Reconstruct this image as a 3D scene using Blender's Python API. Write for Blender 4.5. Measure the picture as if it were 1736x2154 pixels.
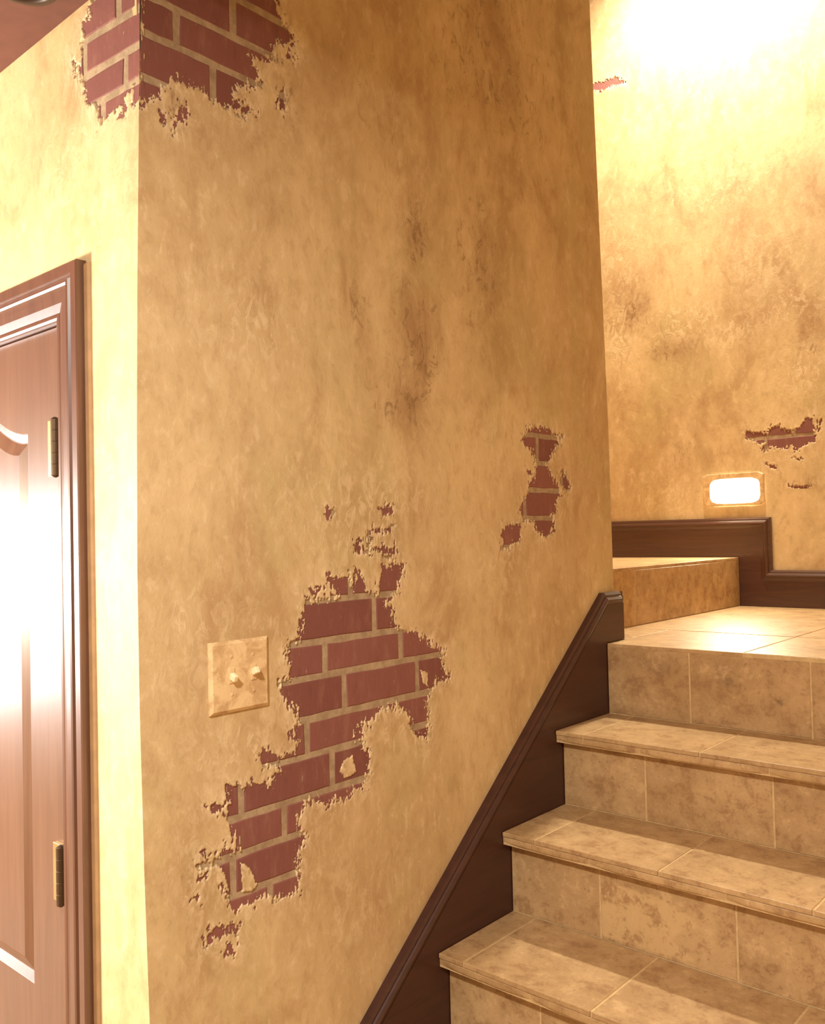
import bpy, bmesh, math, random
import numpy as np
from mathutils import Vector, Matrix

for o in list(bpy.data.objects):
    bpy.data.objects.remove(o, do_unlink=True)
SC = bpy.context.scene
COL = SC.collection

# ------------------------------------------------------------------ camera
CAM = (1.17129, -0.71741, 0.29046)
YAW, PITCH, ROLL, FPX = 0.72555, 0.02511, -0.02295, 1868.9
def make_camera():
    cy, sy, cp, sp = math.cos(YAW), math.sin(YAW), math.cos(PITCH), math.sin(PITCH)
    f = Vector((-sy*cp, cy*cp, sp)); r = Vector((cy, sy, 0)); u = r.cross(f)
    cr, sr = math.cos(ROLL), math.sin(ROLL)
    r2 = cr*r + sr*u; u2 = -sr*r + cr*u
    m = Matrix(((r2.x, u2.x, -f.x, CAM[0]), (r2.y, u2.y, -f.y, CAM[1]), (r2.z, u2.z, -f.z, CAM[2]), (0, 0, 0, 1)))
    cd = bpy.data.cameras.new('camera'); c = bpy.data.objects.new('camera', cd); COL.objects.link(c)
    c.matrix_world = m
    cd.sensor_fit = 'HORIZONTAL'; cd.sensor_width = 36.0
    cd.lens = 36.0*FPX/1736.0
    cd.clip_start = 0.02; cd.clip_end = 60
    SC.camera = c
make_camera()

# ------------------------------------------------------------------ world, lamps, exposure
w = bpy.data.worlds.new('world'); SC.world = w; w.use_nodes = True
w.node_tree.nodes['Background'].inputs[0].default_value = (1.0, 0.86, 0.68, 1)
w.node_tree.nodes['Background'].inputs[1].default_value = 0.25
SC.view_settings.view_transform = 'Standard'
SC.view_settings.look = 'None'
SC.view_settings.exposure = 0.0
SC.view_settings.gamma = 1.0
SC.view_settings.use_curve_mapping = False

def lamp(name, kind, loc, power, color, size=0.05, size_y=None, target=None, spot=None, blend=0.5):
    ld = bpy.data.lights.new(name, kind); ld.energy = power; ld.color = color
    if kind == 'AREA':
        ld.shape = 'RECTANGLE' if size_y else 'DISK'; ld.size = size
        if size_y: ld.size_y = size_y
    else:
        ld.shadow_soft_size = size
    if kind == 'SPOT':
        ld.spot_size = spot; ld.spot_blend = blend
    o = bpy.data.objects.new(name, ld); COL.objects.link(o); o.location = loc
    if target is not None:
        d = Vector(target) - Vector(loc)
        o.rotation_euler = d.to_track_quat('-Z', 'Y').to_euler()
    return o
WARM = (1.0, 0.93, 0.76)
lamp('stair_lamp', 'SPOT', (-0.135, 2.19, 2.76), 345, WARM, 0.05, target=(-0.135, 2.19, 0), spot=math.radians(150), blend=1.0)   # downlight over the landing
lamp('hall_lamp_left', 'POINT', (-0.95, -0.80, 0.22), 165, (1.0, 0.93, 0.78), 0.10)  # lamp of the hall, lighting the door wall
lamp('hall_lamp_right', 'SPOT', (0.85, -1.05, 1.12), 172, (1.0, 0.95, 0.86), 0.06, target=(0.70, -0.9, 0.5), spot=math.radians(165), blend=0.9)   # ceiling downlight of the hall
lamp('window_daylight', 'AREA', (-4.36, -1.75, -0.05), 75, (1.0, 0.97, 0.98), 1.9, 1.3, target=(0, -1.75, -0.05))

YB = 2.543          # back wall plane
YN = 1.321          # landing nose
GO, RI, NO = 0.2208, 0.178, 0.0318   # going, rise, nosing
XR = -0.107         # riser of the upper flight
FLOOR = -1.38
CEIL = 1.158
TOP = 2.9
MAIN_TOP = [(0.0007, 1.1489), (0.252, 1.2665), (0.2764, 1.2237), (0.2886, 1.1985), (0.3209, 1.1691), (0.2789, 1.1521), (0.2698, 1.1299), (0.2525, 1.1097), (0.2194, 1.0985), (0.2312, 1.085), (0.2388, 1.0582), (0.1982, 1.0449), (0.1819, 1.0213), (0.2094, 1.0165), (0.2295, 1.012), (0.201, 0.9957), (0.1471, 0.9993), (0.1358, 0.9954), (0.1178, 1.0107), (0.0855, 1.0081), (0.0612, 1.0051), (0.0472, 0.9834), (0.0437, 0.9747), (0.0301, 0.9639), (0.0236, 0.9675), (0.0086, 0.9475), (-0.006, 0.9366)]
MAIN_TOP_BITS = [[(0.0397, 0.9436), (0.0532, 0.9452), (0.0496, 0.9336), (0.0429, 0.9358)], [(0.0813, 0.97), (0.0955, 0.9765), (0.0935, 0.962), (0.0737, 0.9401), (0.0648, 0.9221), (0.0686, 0.9445)], [(0.2653, 1.1181), (0.2825, 1.1231), (0.2737, 1.113)], [(0.3002, 1.1386), (0.3224, 1.1439), (0.3132, 1.13)], [(0.2725, 1.0672), (0.2898, 1.0701), (0.2932, 1.034), (0.2803, 1.0363)]]
LEFT_TOP = [(-0.1209, 1.2022), (-0.1281, 1.1585), (-0.1349, 1.1332), (-0.1534, 1.1251), (-0.1609, 1.0775), (-0.1709, 1.0527), (-0.165, 1.0411), (-0.1529, 1.0304), (-0.1477, 0.9972), (-0.115, 0.9829), (-0.1071, 0.948), (-0.0694, 0.9553), (-0.0411, 0.9666), (-0.019, 0.9752), (-0.0198, 0.9475), (0.0045, 0.9567), (0.033, 0.9525), (0.0392, 1.1742)]
LEFT_TOP_BITS = [[(-0.1858, 1.0837), (-0.1765, 1.077), (-0.1741, 1.0507), (-0.1927, 1.0639)], [(-0.0469, 0.9567), (-0.0331, 0.9564), (-0.0391, 0.9392), (-0.0556, 0.9447)]]
MAIN_LOW = [(0.316, 0.1828), (0.3117, 0.1603), (0.303, 0.1171), (0.2807, 0.1152), (0.2732, 0.1048), (0.2763, 0.0849), (0.2755, 0.0515), (0.2573, 0.0484), (0.2605, 0.0314), (0.2673, 0.0165), (0.2922, -0.0125), (0.2955, -0.0299), (0.2768, -0.0406), (0.2875, -0.0512), (0.2907, -0.0143), (0.2943, -0.0301), (0.274, -0.0447), (0.2914, -0.063), (0.277, -0.0813), (0.2386, -0.0692), (0.2087, -0.0647), (0.2156, -0.0865), (0.2456, -0.0928), (0.2531, -0.1033), (0.2222, -0.123), (0.1895, -0.1069), (0.1751, -0.1094), (0.1437, -0.0996), (0.1381, -0.1207), (0.1445, -0.1446), (0.1408, -0.1549), (0.1526, -0.172), (0.1622, -0.2084), (0.1382, -0.1989), (0.1278, -0.2071), (0.0847, -0.2112), (0.0878, -0.2188), (0.124, -0.2254), (0.1302, -0.2522), (0.1466, -0.2879), (0.1532, -0.2999), (0.1672, -0.3016), (0.1959, -0.301), (0.2217, -0.2977), (0.2328, -0.3084), (0.2517, -0.3115), (0.2869, -0.3152), (0.2897, -0.283), (0.2867, -0.2461), (0.3073, -0.2275), (0.2899, -0.1987), (0.2984, -0.1827), (0.3027, -0.1717), (0.3275, -0.1653), (0.3565, -0.1815), (0.3824, -0.1815), (0.4272, -0.176), (0.455, -0.1726), (0.4601, -0.1606), (0.4704, -0.1333), (0.4618, -0.1052), (0.4436, -0.0887), (0.4679, -0.0603), (0.4289, -0.071), (0.4636, -0.0561), (0.5086, -0.039), (0.5455, -0.0386), (0.578, -0.0598), (0.5822, -0.0765), (0.5817, -0.0801), (0.5966, -0.1071), (0.6339, -0.1175), (0.6384, -0.0686), (0.6325, -0.0524), (0.6435, -0.0279), (0.6646, -0.0111), (0.7123, -0.0076), (0.6867, 0.0194), (0.6879, 0.0528), (0.6421, 0.0744), (0.6077, 0.0943), (0.5738, 0.1008), (0.5644, 0.1049), (0.5412, 0.1166), (0.5398, 0.142), (0.5241, 0.159), (0.5526, 0.176), (0.5629, 0.2009), (0.5734, 0.2309), (0.5219, 0.2314), (0.5077, 0.2164), (0.5021, 0.1824), (0.4711, 0.1859), (0.4674, 0.2061), (0.4421, 0.2287), (0.4303, 0.19), (0.4249, 0.2204), (0.3958, 0.2159), (0.3677, 0.2232), (0.3752, 0.2052), (0.3951, 0.1922), (0.3947, 0.1803), (0.3546, 0.1802)]
MAIN_LOW_BITS = [[(0.5073, 0.3447), (0.5488, 0.3451), (0.5436, 0.3291), (0.5158, 0.3275)], [(0.488, 0.3026), (0.5428, 0.3052), (0.5378, 0.2958), (0.4922, 0.2948)], [(0.487, 0.2701), (0.5508, 0.2653), (0.5503, 0.2494), (0.4867, 0.2623)], [(0.4349, 0.2714), (0.4523, 0.2831), (0.4646, 0.2584), (0.4473, 0.2589)], [(0.371, 0.3407), (0.387, 0.3378), (0.3825, 0.323), (0.3726, 0.326)], [(0.3279, 0.1992), (0.3551, 0.1976), (0.347, 0.1894), (0.3315, 0.1889)], [(0.5133, 0.2506), (0.5503, 0.2494), (0.5454, 0.2432), (0.5177, 0.2442)], [(0.4747, 0.3012), (0.4834, 0.298), (0.4821, 0.2547), (0.471, 0.2551)], [(0.1088, -0.314), (0.1597, -0.3245), (0.1576, -0.3392), (0.1352, -0.3356), (0.1151, -0.3326), (0.0968, -0.3344)], [(0.135, -0.3452), (0.159, -0.3565), (0.1517, -0.3679), (0.138, -0.3643)], [(0.0845, -0.2219), (0.1072, -0.2314), (0.1037, -0.2386), (0.0908, -0.2319)], [(0.0774, -0.2548), (0.0886, -0.2584), (0.0852, -0.2654)], [(0.1028, -0.1233), (0.126, -0.1317), (0.1393, -0.1461), (0.1225, -0.1392)], [(0.0948, -0.1923), (0.1078, -0.2015), (0.1011, -0.205)]]
MAIN_LOW_ISL = [[(0.6199, 0.018), (0.6398, 0.0121), (0.6388, -0.0173), (0.624, -0.0087)], [(0.402, -0.1159), (0.4247, -0.1077), (0.4328, -0.1417), (0.4055, -0.1486), (0.3926, -0.1331)], [(0.1671, -0.2281), (0.1846, -0.2403), (0.202, -0.2742), (0.1981, -0.2816), (0.1713, -0.2789)], [(0.1273, -0.2291), (0.1374, -0.2349), (0.1436, -0.2674), (0.1336, -0.2532)]]
MAIN_SMALL = [(1.0142, 0.53), (1.0639, 0.5396), (1.1073, 0.5348), (1.1331, 0.5284), (1.1748, 0.523), (1.1428, 0.4962), (1.1113, 0.4639), (1.0998, 0.4552), (1.0989, 0.437), (1.1201, 0.4174), (1.1421, 0.4058), (1.1484, 0.3813), (1.1324, 0.3627), (1.135, 0.3402), (1.1158, 0.33), (1.118, 0.2995), (1.1024, 0.2835), (1.0801, 0.2759), (1.0449, 0.2883), (1.0279, 0.3004), (1.0318, 0.3102), (0.9838, 0.3143), (0.9802, 0.3472), (1.0, 0.3707), (1.0145, 0.3866), (1.0152, 0.4024), (1.0438, 0.415), (1.0456, 0.4528), (1.0327, 0.4779), (1.0054, 0.4882), (0.9925, 0.505)]
MAIN_SMALL_BITS = [[(0.9109, 0.3052), (0.9701, 0.3105), (0.9784, 0.27), (0.9382, 0.2632), (0.9246, 0.2503), (0.9025, 0.2584)], [(1.1629, 0.4415), (1.1929, 0.4197), (1.2037, 0.4012), (1.1755, 0.386), (1.1537, 0.4103)], [(1.0097, 0.4316), (1.0271, 0.4342), (1.0232, 0.4242)]]
BACK = [(-0.0797, 0.6434), (-0.0199, 0.6328), (0.0044, 0.6206), (0.0153, 0.6543), (0.0491, 0.651), (0.0676, 0.6295), (0.1197, 0.6343), (0.144, 0.6658), (0.1671, 0.6682), (0.1677, 0.6152), (0.1736, 0.5859), (0.1222, 0.5661), (0.103, 0.553), (0.0943, 0.5733), (0.0512, 0.567), (0.0177, 0.5796), (-0.0075, 0.5568), (-0.017, 0.5675), (-0.0015, 0.5912), (-0.0607, 0.6063)]
BACK_BITS = [[(0.001, 0.5163), (0.03, 0.5094), (0.0343, 0.4943), (0.0151, 0.5005)], [(0.093, 0.5343), (0.1208, 0.5249), (0.1159, 0.518)], [(0.0707, 0.4331), (0.1176, 0.4257), (0.1547, 0.4286), (0.1266, 0.4156)], [(0.1803, 0.6524), (0.1941, 0.6558), (0.1885, 0.6229)]]
BACK_HIGH = [(-0.6873, 2.1563), (-0.6552, 2.1466), (-0.6042, 2.1409), (-0.5571, 2.1437), (-0.5482, 2.1292), (-0.5121, 2.1021), (-0.5738, 2.11), (-0.6244, 2.1051), (-0.6559, 2.1249), (-0.6881, 2.1305)]
STAIN_M = [(0.626, 0.9, 0.037, 0.059, 0.9), (0.632, 0.678, 0.076, 0.126, 0.75), (0.572, 0.566, 0.087, 0.066, 0.7), (0.846, 0.879, 0.109, 0.233, 0.55), (0.939, 1.383, 0.292, 0.202, 0.6), (0.51, 1.149, 0.112, 0.113, 0.45), (1.024, 1.154, 0.192, 0.229, 0.4), (0.446, 0.722, 0.064, 0.063, 0.5), (0.482, 0.674, 0.033, 0.055, 0.5), (0.201, 0.237, 0.05, 0.07, 0.3), (0.024, 0.252, 0.029, 0.018, 0.4), (0.07, 0.96, 0.062, 0.03, 0.6), (0.304, 1.066, 0.033, 0.068, 0.6), (0.142, 0.545, 0.067, 0.092, 0.2), (0.65, 0.332, 0.053, 0.039, 0.35), (1.173, 0.781, 0.139, 0.143, 0.3), (0.278, 0.874, 0.089, 0.05, 0.35), (0.393, 0.591, 0.049, 0.052, 0.35), (0.132, -0.349, 0.037, 0.044, 0.4), (0.073, -0.228, 0.043, 0.043, 0.45), (1.196, 0.369, 0.057, 0.071, 0.4), (1.325, 1.055, 0.075, 0.377, 0.35)]
PALE_M = [(0.221, 0.65, 0.084, 0.056, 0.7), (0.472, 0.358, 0.164, 0.045, 0.7), (0.385, 0.289, 0.085, 0.051, 0.7), (0.6, 0.999, 0.059, 0.116, 0.4), (0.919, 0.494, 0.095, 0.065, 0.5), (0.413, -0.373, 0.126, 0.101, 0.35), (0.097, 0.131, 0.102, 0.095, 0.35), (0.166, -0.036, 0.088, 0.045, 0.6), (0.073, -0.192, 0.052, 0.071, 0.4), (0.872, 0.227, 0.091, 0.063, 0.5), (0.405, 1.014, 0.075, 0.053, 0.3), (0.537, -0.079, 0.083, 0.045, 0.5)]
STAIN_B = [(-0.514, 1.158, 0.072, 0.086, 0.8), (-0.337, 0.986, 0.096, 0.055, 0.7), (0.159, 0.967, 0.047, 0.1, 0.6), (-0.31, 0.604, 0.076, 0.073, 0.6), (-0.073, 1.077, 0.103, 0.07, 0.4), (0.178, 1.537, 0.063, 0.101, 0.5), (-0.286, 0.767, 0.148, 0.091, 0.3), (0.11, 0.442, 0.064, 0.02, 0.6), (0.031, 1.093, 0.083, 0.138, 0.4)]
PALE_B = [(-0.581, 1.053, 0.063, 0.116, 0.9), (-0.295, 1.081, 0.113, 0.046, 0.9), (-0.129, 1.016, 0.088, 0.044, 0.8), (0.139, 0.836, 0.063, 0.067, 0.9), (0.114, 1.077, 0.08, 0.051, 0.7), (0.002, 1.255, 0.1, 0.104, 0.5), (-0.571, 1.363, 0.084, 0.155, 0.5), (-0.356, 0.404, 0.115, 0.074, 0.5), (-0.165, 1.6, 0.177, 0.108, 0.5)]
CORNER = [(1.107, 0.0118), (0.923, 0.0047), (0.67, -0.002), (0.457, -0.0064), (0.247, -0.0092), (0.038, -0.0088), (-0.204, -0.0052), (-0.414, -0.0002)]
WALL_END = [(1.702, 1.3599), (1.068, 1.3796), (0.562, 1.3963), (0.132, 1.3996)]

# ------------------------------------------------------------------ object helpers
def tag(o, label=None, cat=None, group=None, kind=None):
    if label: o['label'] = label
    if cat: o['category'] = cat
    if group: o['group'] = group
    if kind: o['kind'] = kind
    return o
def mesh_obj(name, verts, faces, mat, parent=None, smooth=False, loc=(0, 0, 0)):
    me = bpy.data.meshes.new(name)
    me.from_pydata([tuple(v) for v in verts], [], [tuple(f) for f in faces])
    me.update()
    if mat: me.materials.append(mat)
    o = bpy.data.objects.new(name, me); COL.objects.link(o); o.location = loc
    if parent: o.parent = parent
    if smooth:
        me.polygons.foreach_set('use_smooth', [True]*len(me.polygons))
    return o
def fix_normals(o):
    bm = bmesh.new(); bm.from_mesh(o.data)
    bmesh.ops.recalc_face_normals(bm, faces=bm.faces); bm.to_mesh(o.data); bm.free()
    return o
def empty(name, loc, parent=None):
    o = bpy.data.objects.new(name, None); o.empty_display_size = 0.1
    COL.objects.link(o); o.location = loc
    if parent: o.parent = parent
    return o
class MB:
    def __init__(self): self.v = []; self.f = []
    def add(self, vs, fs):
        b = len(self.v); self.v += [tuple(x) for x in vs]; self.f += [tuple(i+b for i in q) for q in fs]
    def box(self, x0, x1, y0, y1, z0, z1):
        vs = [(x, y, z) for z in (z0, z1) for y in (y0, y1) for x in (x0, x1)]
        self.add(vs, [(0, 2, 3, 1), (4, 5, 7, 6), (0, 1, 5, 4), (2, 6, 7, 3), (0, 4, 6, 2), (1, 3, 7, 5)])
    def build(self, name, mat, parent=None, loc=(0, 0, 0), smooth=False):
        return mesh_obj(name, self.v, self.f, mat, parent, smooth, loc)
def box_obj(name, x0, x1, y0, y1, z0, z1, mat, parent=None, bevel=0.0, seg=2):
    m = MB(); m.box(x0, x1, y0, y1, z0, z1); o = m.build(name, mat, parent)
    if bevel: do_bevel(o, bevel, seg)
    return o
def do_bevel(o, w, seg=2):
    bm = bmesh.new(); bm.from_mesh(o.data)
    bmesh.ops.recalc_face_normals(bm, faces=bm.faces)
    bmesh.ops.bevel(bm, geom=list(bm.edges), offset=w, segments=seg, profile=0.5, affect='EDGES')
    bm.to_mesh(o.data); bm.free()

# ------------------------------------------------------------------ numeric noise
def vnoise(x, y, s):
    xi = np.floor(x).astype(np.int64); yi = np.floor(y).astype(np.int64)
    xf = x-xi; yf = y-yi; u = xf*xf*(3-2*xf); v = yf*yf*(3-2*yf)
    def h(a, b):
        n = (a*374761393 + b*668265263 + s*974634777) & 0x7fffffff
        n = ((n ^ (n >> 13))*1274126177) & 0x7fffffff
        n = n ^ (n >> 16)
        return (n & 0xffff)/65535.0
    return (h(xi, yi)*(1-u)+h(xi+1, yi)*u)*(1-v)+(h(xi, yi+1)*(1-u)+h(xi+1, yi+1)*u)*v
def fbm(x, y, s, o=4):
    r = 0; a = 0.5; t = 0
    for i in range(o):
        r = r+a*vnoise(x, y, s+i*7); t += a; a *= 0.55; x = x*2.03+3.1; y = y*2.03+1.7
    return r/t*2-1
def sdf(px, py, poly):
    P = np.array(poly); Q = np.roll(P, -1, 0)
    d = np.full(px.shape, 1e9); ins = np.zeros(px.shape, bool)
    for (ax, ay), (bx, by) in zip(P, Q):
        ex, ey = bx-ax, by-ay; L = ex*ex+ey*ey+1e-12
        t = np.clip(((px-ax)*ex+(py-ay)*ey)/L, 0, 1)
        d = np.minimum(d, (px-ax-t*ex)**2+(py-ay-t*ey)**2)
        c = ((ay > py) != (by > py)) & (px < ex*(py-ay)/(ey if abs(ey) > 1e-9 else 1e-9)+ax)
        ins ^= c
    d = np.sqrt(d)
    return np.where(ins, d, -d)     # positive inside

# ------------------------------------------------------------------ materials
def new_mat(name):
    m = bpy.data.materials.new(name); m.use_nodes = True
    nt = m.node_tree; b = nt.nodes['Principled BSDF']
    return m, nt, b
def N(nt, t, **kw):
    n = nt.nodes.new(t)
    for k, v in kw.items():
        if k.startswith('i_'): n.inputs[k[2:].replace('_', ' ')].default_value = v
        else: setattr(n, k, v)
    return n
def pos(nt): return nt.nodes.new('ShaderNodeNewGeometry').outputs['Position']
def noise(nt, vec, scale, detail=4, rough=0.6, dist=0.0):
    n = N(nt, 'ShaderNodeTexNoise'); n.inputs['Scale'].default_value = scale
    n.inputs['Detail'].default_value = detail; n.inputs['Roughness'].default_value = rough
    n.inputs['Distortion'].default_value = dist
    if vec is not None: nt.links.new(vec, n.inputs['Vector'])
    return n.outputs['Fac']
def ramp(nt, fac, a, b):
    n = N(nt, 'ShaderNodeMapRange'); n.inputs['From Min'].default_value = a; n.inputs['From Max'].default_value = b
    n.interpolation_type = 'SMOOTHSTEP'
    nt.links.new(fac, n.inputs['Value']); return n.outputs['Result']
def mix(nt, fac, a, b, mode='MIX'):
    n = N(nt, 'ShaderNodeMix', data_type='RGBA', blend_type=mode)
    for s, v in (('Factor', fac),):
        i = n.inputs[0]
        if isinstance(v, (int, float)): i.default_value = v
        else: nt.links.new(v, i)
    for i, v in ((n.inputs[6], a), (n.inputs[7], b)):
        if isinstance(v, tuple): i.default_value = (*v, 1) if len(v) == 3 else v
        else: nt.links.new(v, i)
    return n.outputs[2]
def mathn(nt, op, a, b):
    n = N(nt, 'ShaderNodeMath', operation=op)
    for i, v in ((0, a), (1, b)):
        if isinstance(v, (int, float)): n.inputs[i].default_value = v
        else: nt.links.new(v, n.inputs[i])
    return n.outputs[0]
def attr(nt, name):
    n = N(nt, 'ShaderNodeAttribute'); n.attribute_name = name; return n.outputs['Fac']
def bump(nt, b, h, strength, dist):
    n = N(nt, 'ShaderNodeBump'); n.inputs['Strength'].default_value = strength; n.inputs['Distance'].default_value = dist
    nt.links.new(h, n.inputs['Height']); nt.links.new(n.outputs['Normal'], b.inputs['Normal'])

def plaster_mat(name, sx=(1, 1, 1)):
    m, nt, b = new_mat(name); P = pos(nt); L = nt.links
    mp = N(nt, 'ShaderNodeMapping'); L.new(P, mp.inputs['Vector']); mp.inputs['Scale'].default_value = (1, 1, 0.6)
    V = mp.outputs['Vector']
    big = noise(nt, V, 1.9, 5, 0.6, 0.3)
    mid = noise(nt, V, 7, 6, 0.68, 0.5)
    fin = noise(nt, V, 38, 6, 0.72, 0.3)
    gr = noise(nt, V, 120, 4, 0.7)
    c = mix(nt, ramp(nt, big, 0.34, 0.66), (0.545, 0.375, 0.192), (0.673, 0.496, 0.261))
    c = mix(nt, mathn(nt, 'MULTIPLY', ramp(nt, mid, 0.48, 0.68), 0.75), c, (0.452, 0.278, 0.133))
    c = mix(nt, mathn(nt, 'MULTIPLY', ramp(nt, mid, 0.5, 0.28), 0.55), c, (0.730, 0.544, 0.308))
    ol = noise(nt, V, 3.4, 7, 0.66, 0.5)
    c = mix(nt, mathn(nt, 'MULTIPLY', ramp(nt, ol, 0.50, 0.66), 0.55), c, (0.514, 0.402, 0.186))
    c = mix(nt, mathn(nt, 'MULTIPLY', ramp(nt, fin, 0.50, 0.66), 0.42), c, (0.442, 0.283, 0.139))
    c = mix(nt, mathn(nt, 'MULTIPLY', ramp(nt, fin, 0.47, 0.33), 0.45), c, (0.782, 0.609, 0.370))
    # stain clouds (attribute) broken up by noise
    st = attr(nt, 'stain')
    s1 = mathn(nt, 'MULTIPLY', st, mathn(nt, 'ADD', ramp(nt, mid, 0.3, 0.65), 0.25))
    c = mix(nt, mathn(nt, 'MULTIPLY', s1, 0.72), c, (0.344, 0.190, 0.084))
    s2 = mathn(nt, 'MULTIPLY', ramp(nt, mathn(nt, 'ADD', noise(nt, V, 38, 8, 0.8, 1.4), mathn(nt, 'MULTIPLY', st, 0.13)), 0.60, 0.68), ramp(nt, st, 0.12, 0.6))
    c = mix(nt, mathn(nt, 'MULTIPLY', s2, 0.7), c, (0.246, 0.142, 0.064))
    # pale scaly lime patches
    pa = attr(nt, 'pale')
    p1 = mathn(nt, 'MULTIPLY', pa, ramp(nt, noise(nt, V, 30, 7, 0.72, 1.5), 0.47, 0.60))
    c = mix(nt, mathn(nt, 'MULTIPLY', p1, 0.75), c, (0.823, 0.653, 0.405))
    ed = attr(nt, 'edge')
    e1 = mathn(nt, 'MULTIPLY', ed, ramp(nt, noise(nt, V, 75, 4, 0.7, 0.8), 0.42, 0.6))
    c = mix(nt, mathn(nt, 'MULTIPLY', e1, 0.85), c, (0.843, 0.653, 0.418))
    e2 = mathn(nt, 'MULTIPLY', ed, ramp(nt, noise(nt, V, 90, 5, 0.8, 1.2), 0.60, 0.68))
    c = mix(nt, mathn(nt, 'MULTIPLY', e2, 0.8), c, (0.226, 0.130, 0.069))
    L.new(c, b.inputs['Base Color'])
    b.inputs['Roughness'].default_value = 0.62
    b.inputs['Specular IOR Level'].default_value = 0.3
    h = mathn(nt, 'ADD', mathn(nt, 'MULTIPLY', fin, 0.6), mathn(nt, 'MULTIPLY', gr, 0.25))
    h = mathn(nt, 'ADD', h, mathn(nt, 'MULTIPLY', p1, 0.5))
    bump(nt, b, h, 0.35, 0.004)
    return m
def brick_mat():
    m, nt, b = new_mat('red_brick'); P = pos(nt); L = nt.links
    oi = N(nt, 'ShaderNodeObjectInfo').outputs['Random']
    c = mix(nt, oi, (0.195, 0.065, 0.051), (0.251, 0.090, 0.072))
    mp = N(nt, 'ShaderNodeMapping'); L.new(P, mp.inputs['Vector']); mp.inputs['Scale'].default_value = (1, 1, 0.3)
    n1 = noise(nt, mp.outputs['Vector'], 45, 5, 0.7)
    c = mix(nt, mathn(nt, 'MULTIPLY', ramp(nt, n1, 0.5, 0.75), 0.5), c, (0.321, 0.158, 0.109))
    c = mix(nt, mathn(nt, 'MULTIPLY', ramp(nt, n1, 0.45, 0.25), 0.5), c, (0.131, 0.044, 0.036))
    n2 = noise(nt, mp.outputs['Vector'], 140, 4, 0.7)
    c = mix(nt, mathn(nt, 'MULTIPLY', ramp(nt, n2, 0.66, 0.74), 0.55), c, (0.451, 0.338, 0.243))
    L.new(c, b.inputs['Base Color']); b.inputs['Roughness'].default_value = 0.75
    bump(nt, b, n2, 0.3, 0.002)
    return m
def mortar_mat():
    m, nt, b = new_mat('grey_tan_mortar'); P = pos(nt)
    n1 = noise(nt, P, 40, 5, 0.7); n2 = noise(nt, P, 160, 3, 0.6)
    c = mix(nt, ramp(nt, n1, 0.35, 0.65), (0.300, 0.204, 0.119), (0.430, 0.314, 0.194))
    nt.links.new(c, b.inputs['Base Color']); b.inputs['Roughness'].default_value = 0.85
    bump(nt, b, n2, 0.4, 0.002)
    return m
def tile_mat():
    m, nt, b = new_mat('travertine_tile'); P = pos(nt); L = nt.links
    oi = N(nt, 'ShaderNodeObjectInfo').outputs['Random']
    off = N(nt, 'ShaderNodeVectorMath', operation='SCALE')
    cb = N(nt, 'ShaderNodeCombineXYZ')
    for i in range(3): L.new(mathn(nt, 'MULTIPLY', oi, 13.7+i*5), cb.inputs[i])
    ad = N(nt, 'ShaderNodeVectorMath', operation='ADD'); L.new(P, ad.inputs[0]); L.new(cb.outputs[0], ad.inputs[1])
    V = ad.outputs[0]
    a = noise(nt, V, 7, 7, 0.7, 0.2); f = noise(nt, V, 22, 9, 0.78, 0.15); g = noise(nt, V, 90, 4, 0.7)
    c = mix(nt, ramp(nt, a, 0.35, 0.65), (0.438, 0.275, 0.124), (0.570, 0.371, 0.179))
    c = mix(nt, mathn(nt, 'MULTIPLY', oi, 0.3), c, (0.427, 0.255, 0.120))
    c = mix(nt, mathn(nt, 'MULTIPLY', ramp(nt, f, 0.49, 0.63), 0.72), c, (0.306, 0.159, 0.069))
    c = mix(nt, mathn(nt, 'MULTIPLY', ramp(nt, f, 0.47, 0.35), 0.6), c, (0.672, 0.451, 0.230))
    c = mix(nt, mathn(nt, 'MULTIPLY', ramp(nt, g, 0.58, 0.70), 0.5), c, (0.245, 0.135, 0.065))
    pa = attr(nt, 'pale')
    c = mix(nt, mathn(nt, 'MULTIPLY', pa, 0.75), c, mix(nt, ramp(nt, f, 0.5, 0.62), (0.672, 0.451, 0.216), (0.427, 0.249, 0.111)))
    sd = attr(nt, 'dark')
    c = mix(nt, mathn(nt, 'MULTIPLY', mathn(nt, 'MULTIPLY', sd, ramp(nt, f, 0.3, 0.6)), 0.8), c, (0.173, 0.106, 0.055))
    L.new(c, b.inputs['Base Color'])
    b.inputs['Roughness'].default_value = 0.42
    b.inputs['Specular IOR Level'].default_value = 0.4
    bump(nt, b, mathn(nt, 'ADD', f, mathn(nt, 'MULTIPLY', g, 0.4)), 0.25, 0.003)
    return m
def grout_mat():
    m, nt, b = new_mat('sandy_grout'); P = pos(nt)
    c = mix(nt, ramp(nt, noise(nt, P, 60, 4), 0.35, 0.65), (0.660, 0.468, 0.228), (0.563, 0.378, 0.179))
    nt.links.new(c, b.inputs['Base Color']); b.inputs['Roughness'].default_value = 0.85
    return m
def wood_mat(name, c0, c1, rough, coat, axis=2):
    m, nt, b = new_mat(name); P = pos(nt); L = nt.links
    mp = N(nt, 'ShaderNodeMapping'); L.new(P, mp.inputs['Vector'])
    s = [18, 18, 18]; s[axis] = 1.2; mp.inputs['Scale'].default_value = s
    n1 = noise(nt, mp.outputs['Vector'], 3, 6, 0.65, 0.8)
    c = mix(nt, ramp(nt, n1, 0.3, 0.7), c0, c1)
    L.new(c, b.inputs['Base Color']); b.inputs['Roughness'].default_value = rough
    b.inputs['Coat Weight'].default_value = coat; b.inputs['Coat Roughness'].default_value = 0.20
    bump(nt, b, n1, 0.12, 0.002)
    return m
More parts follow.
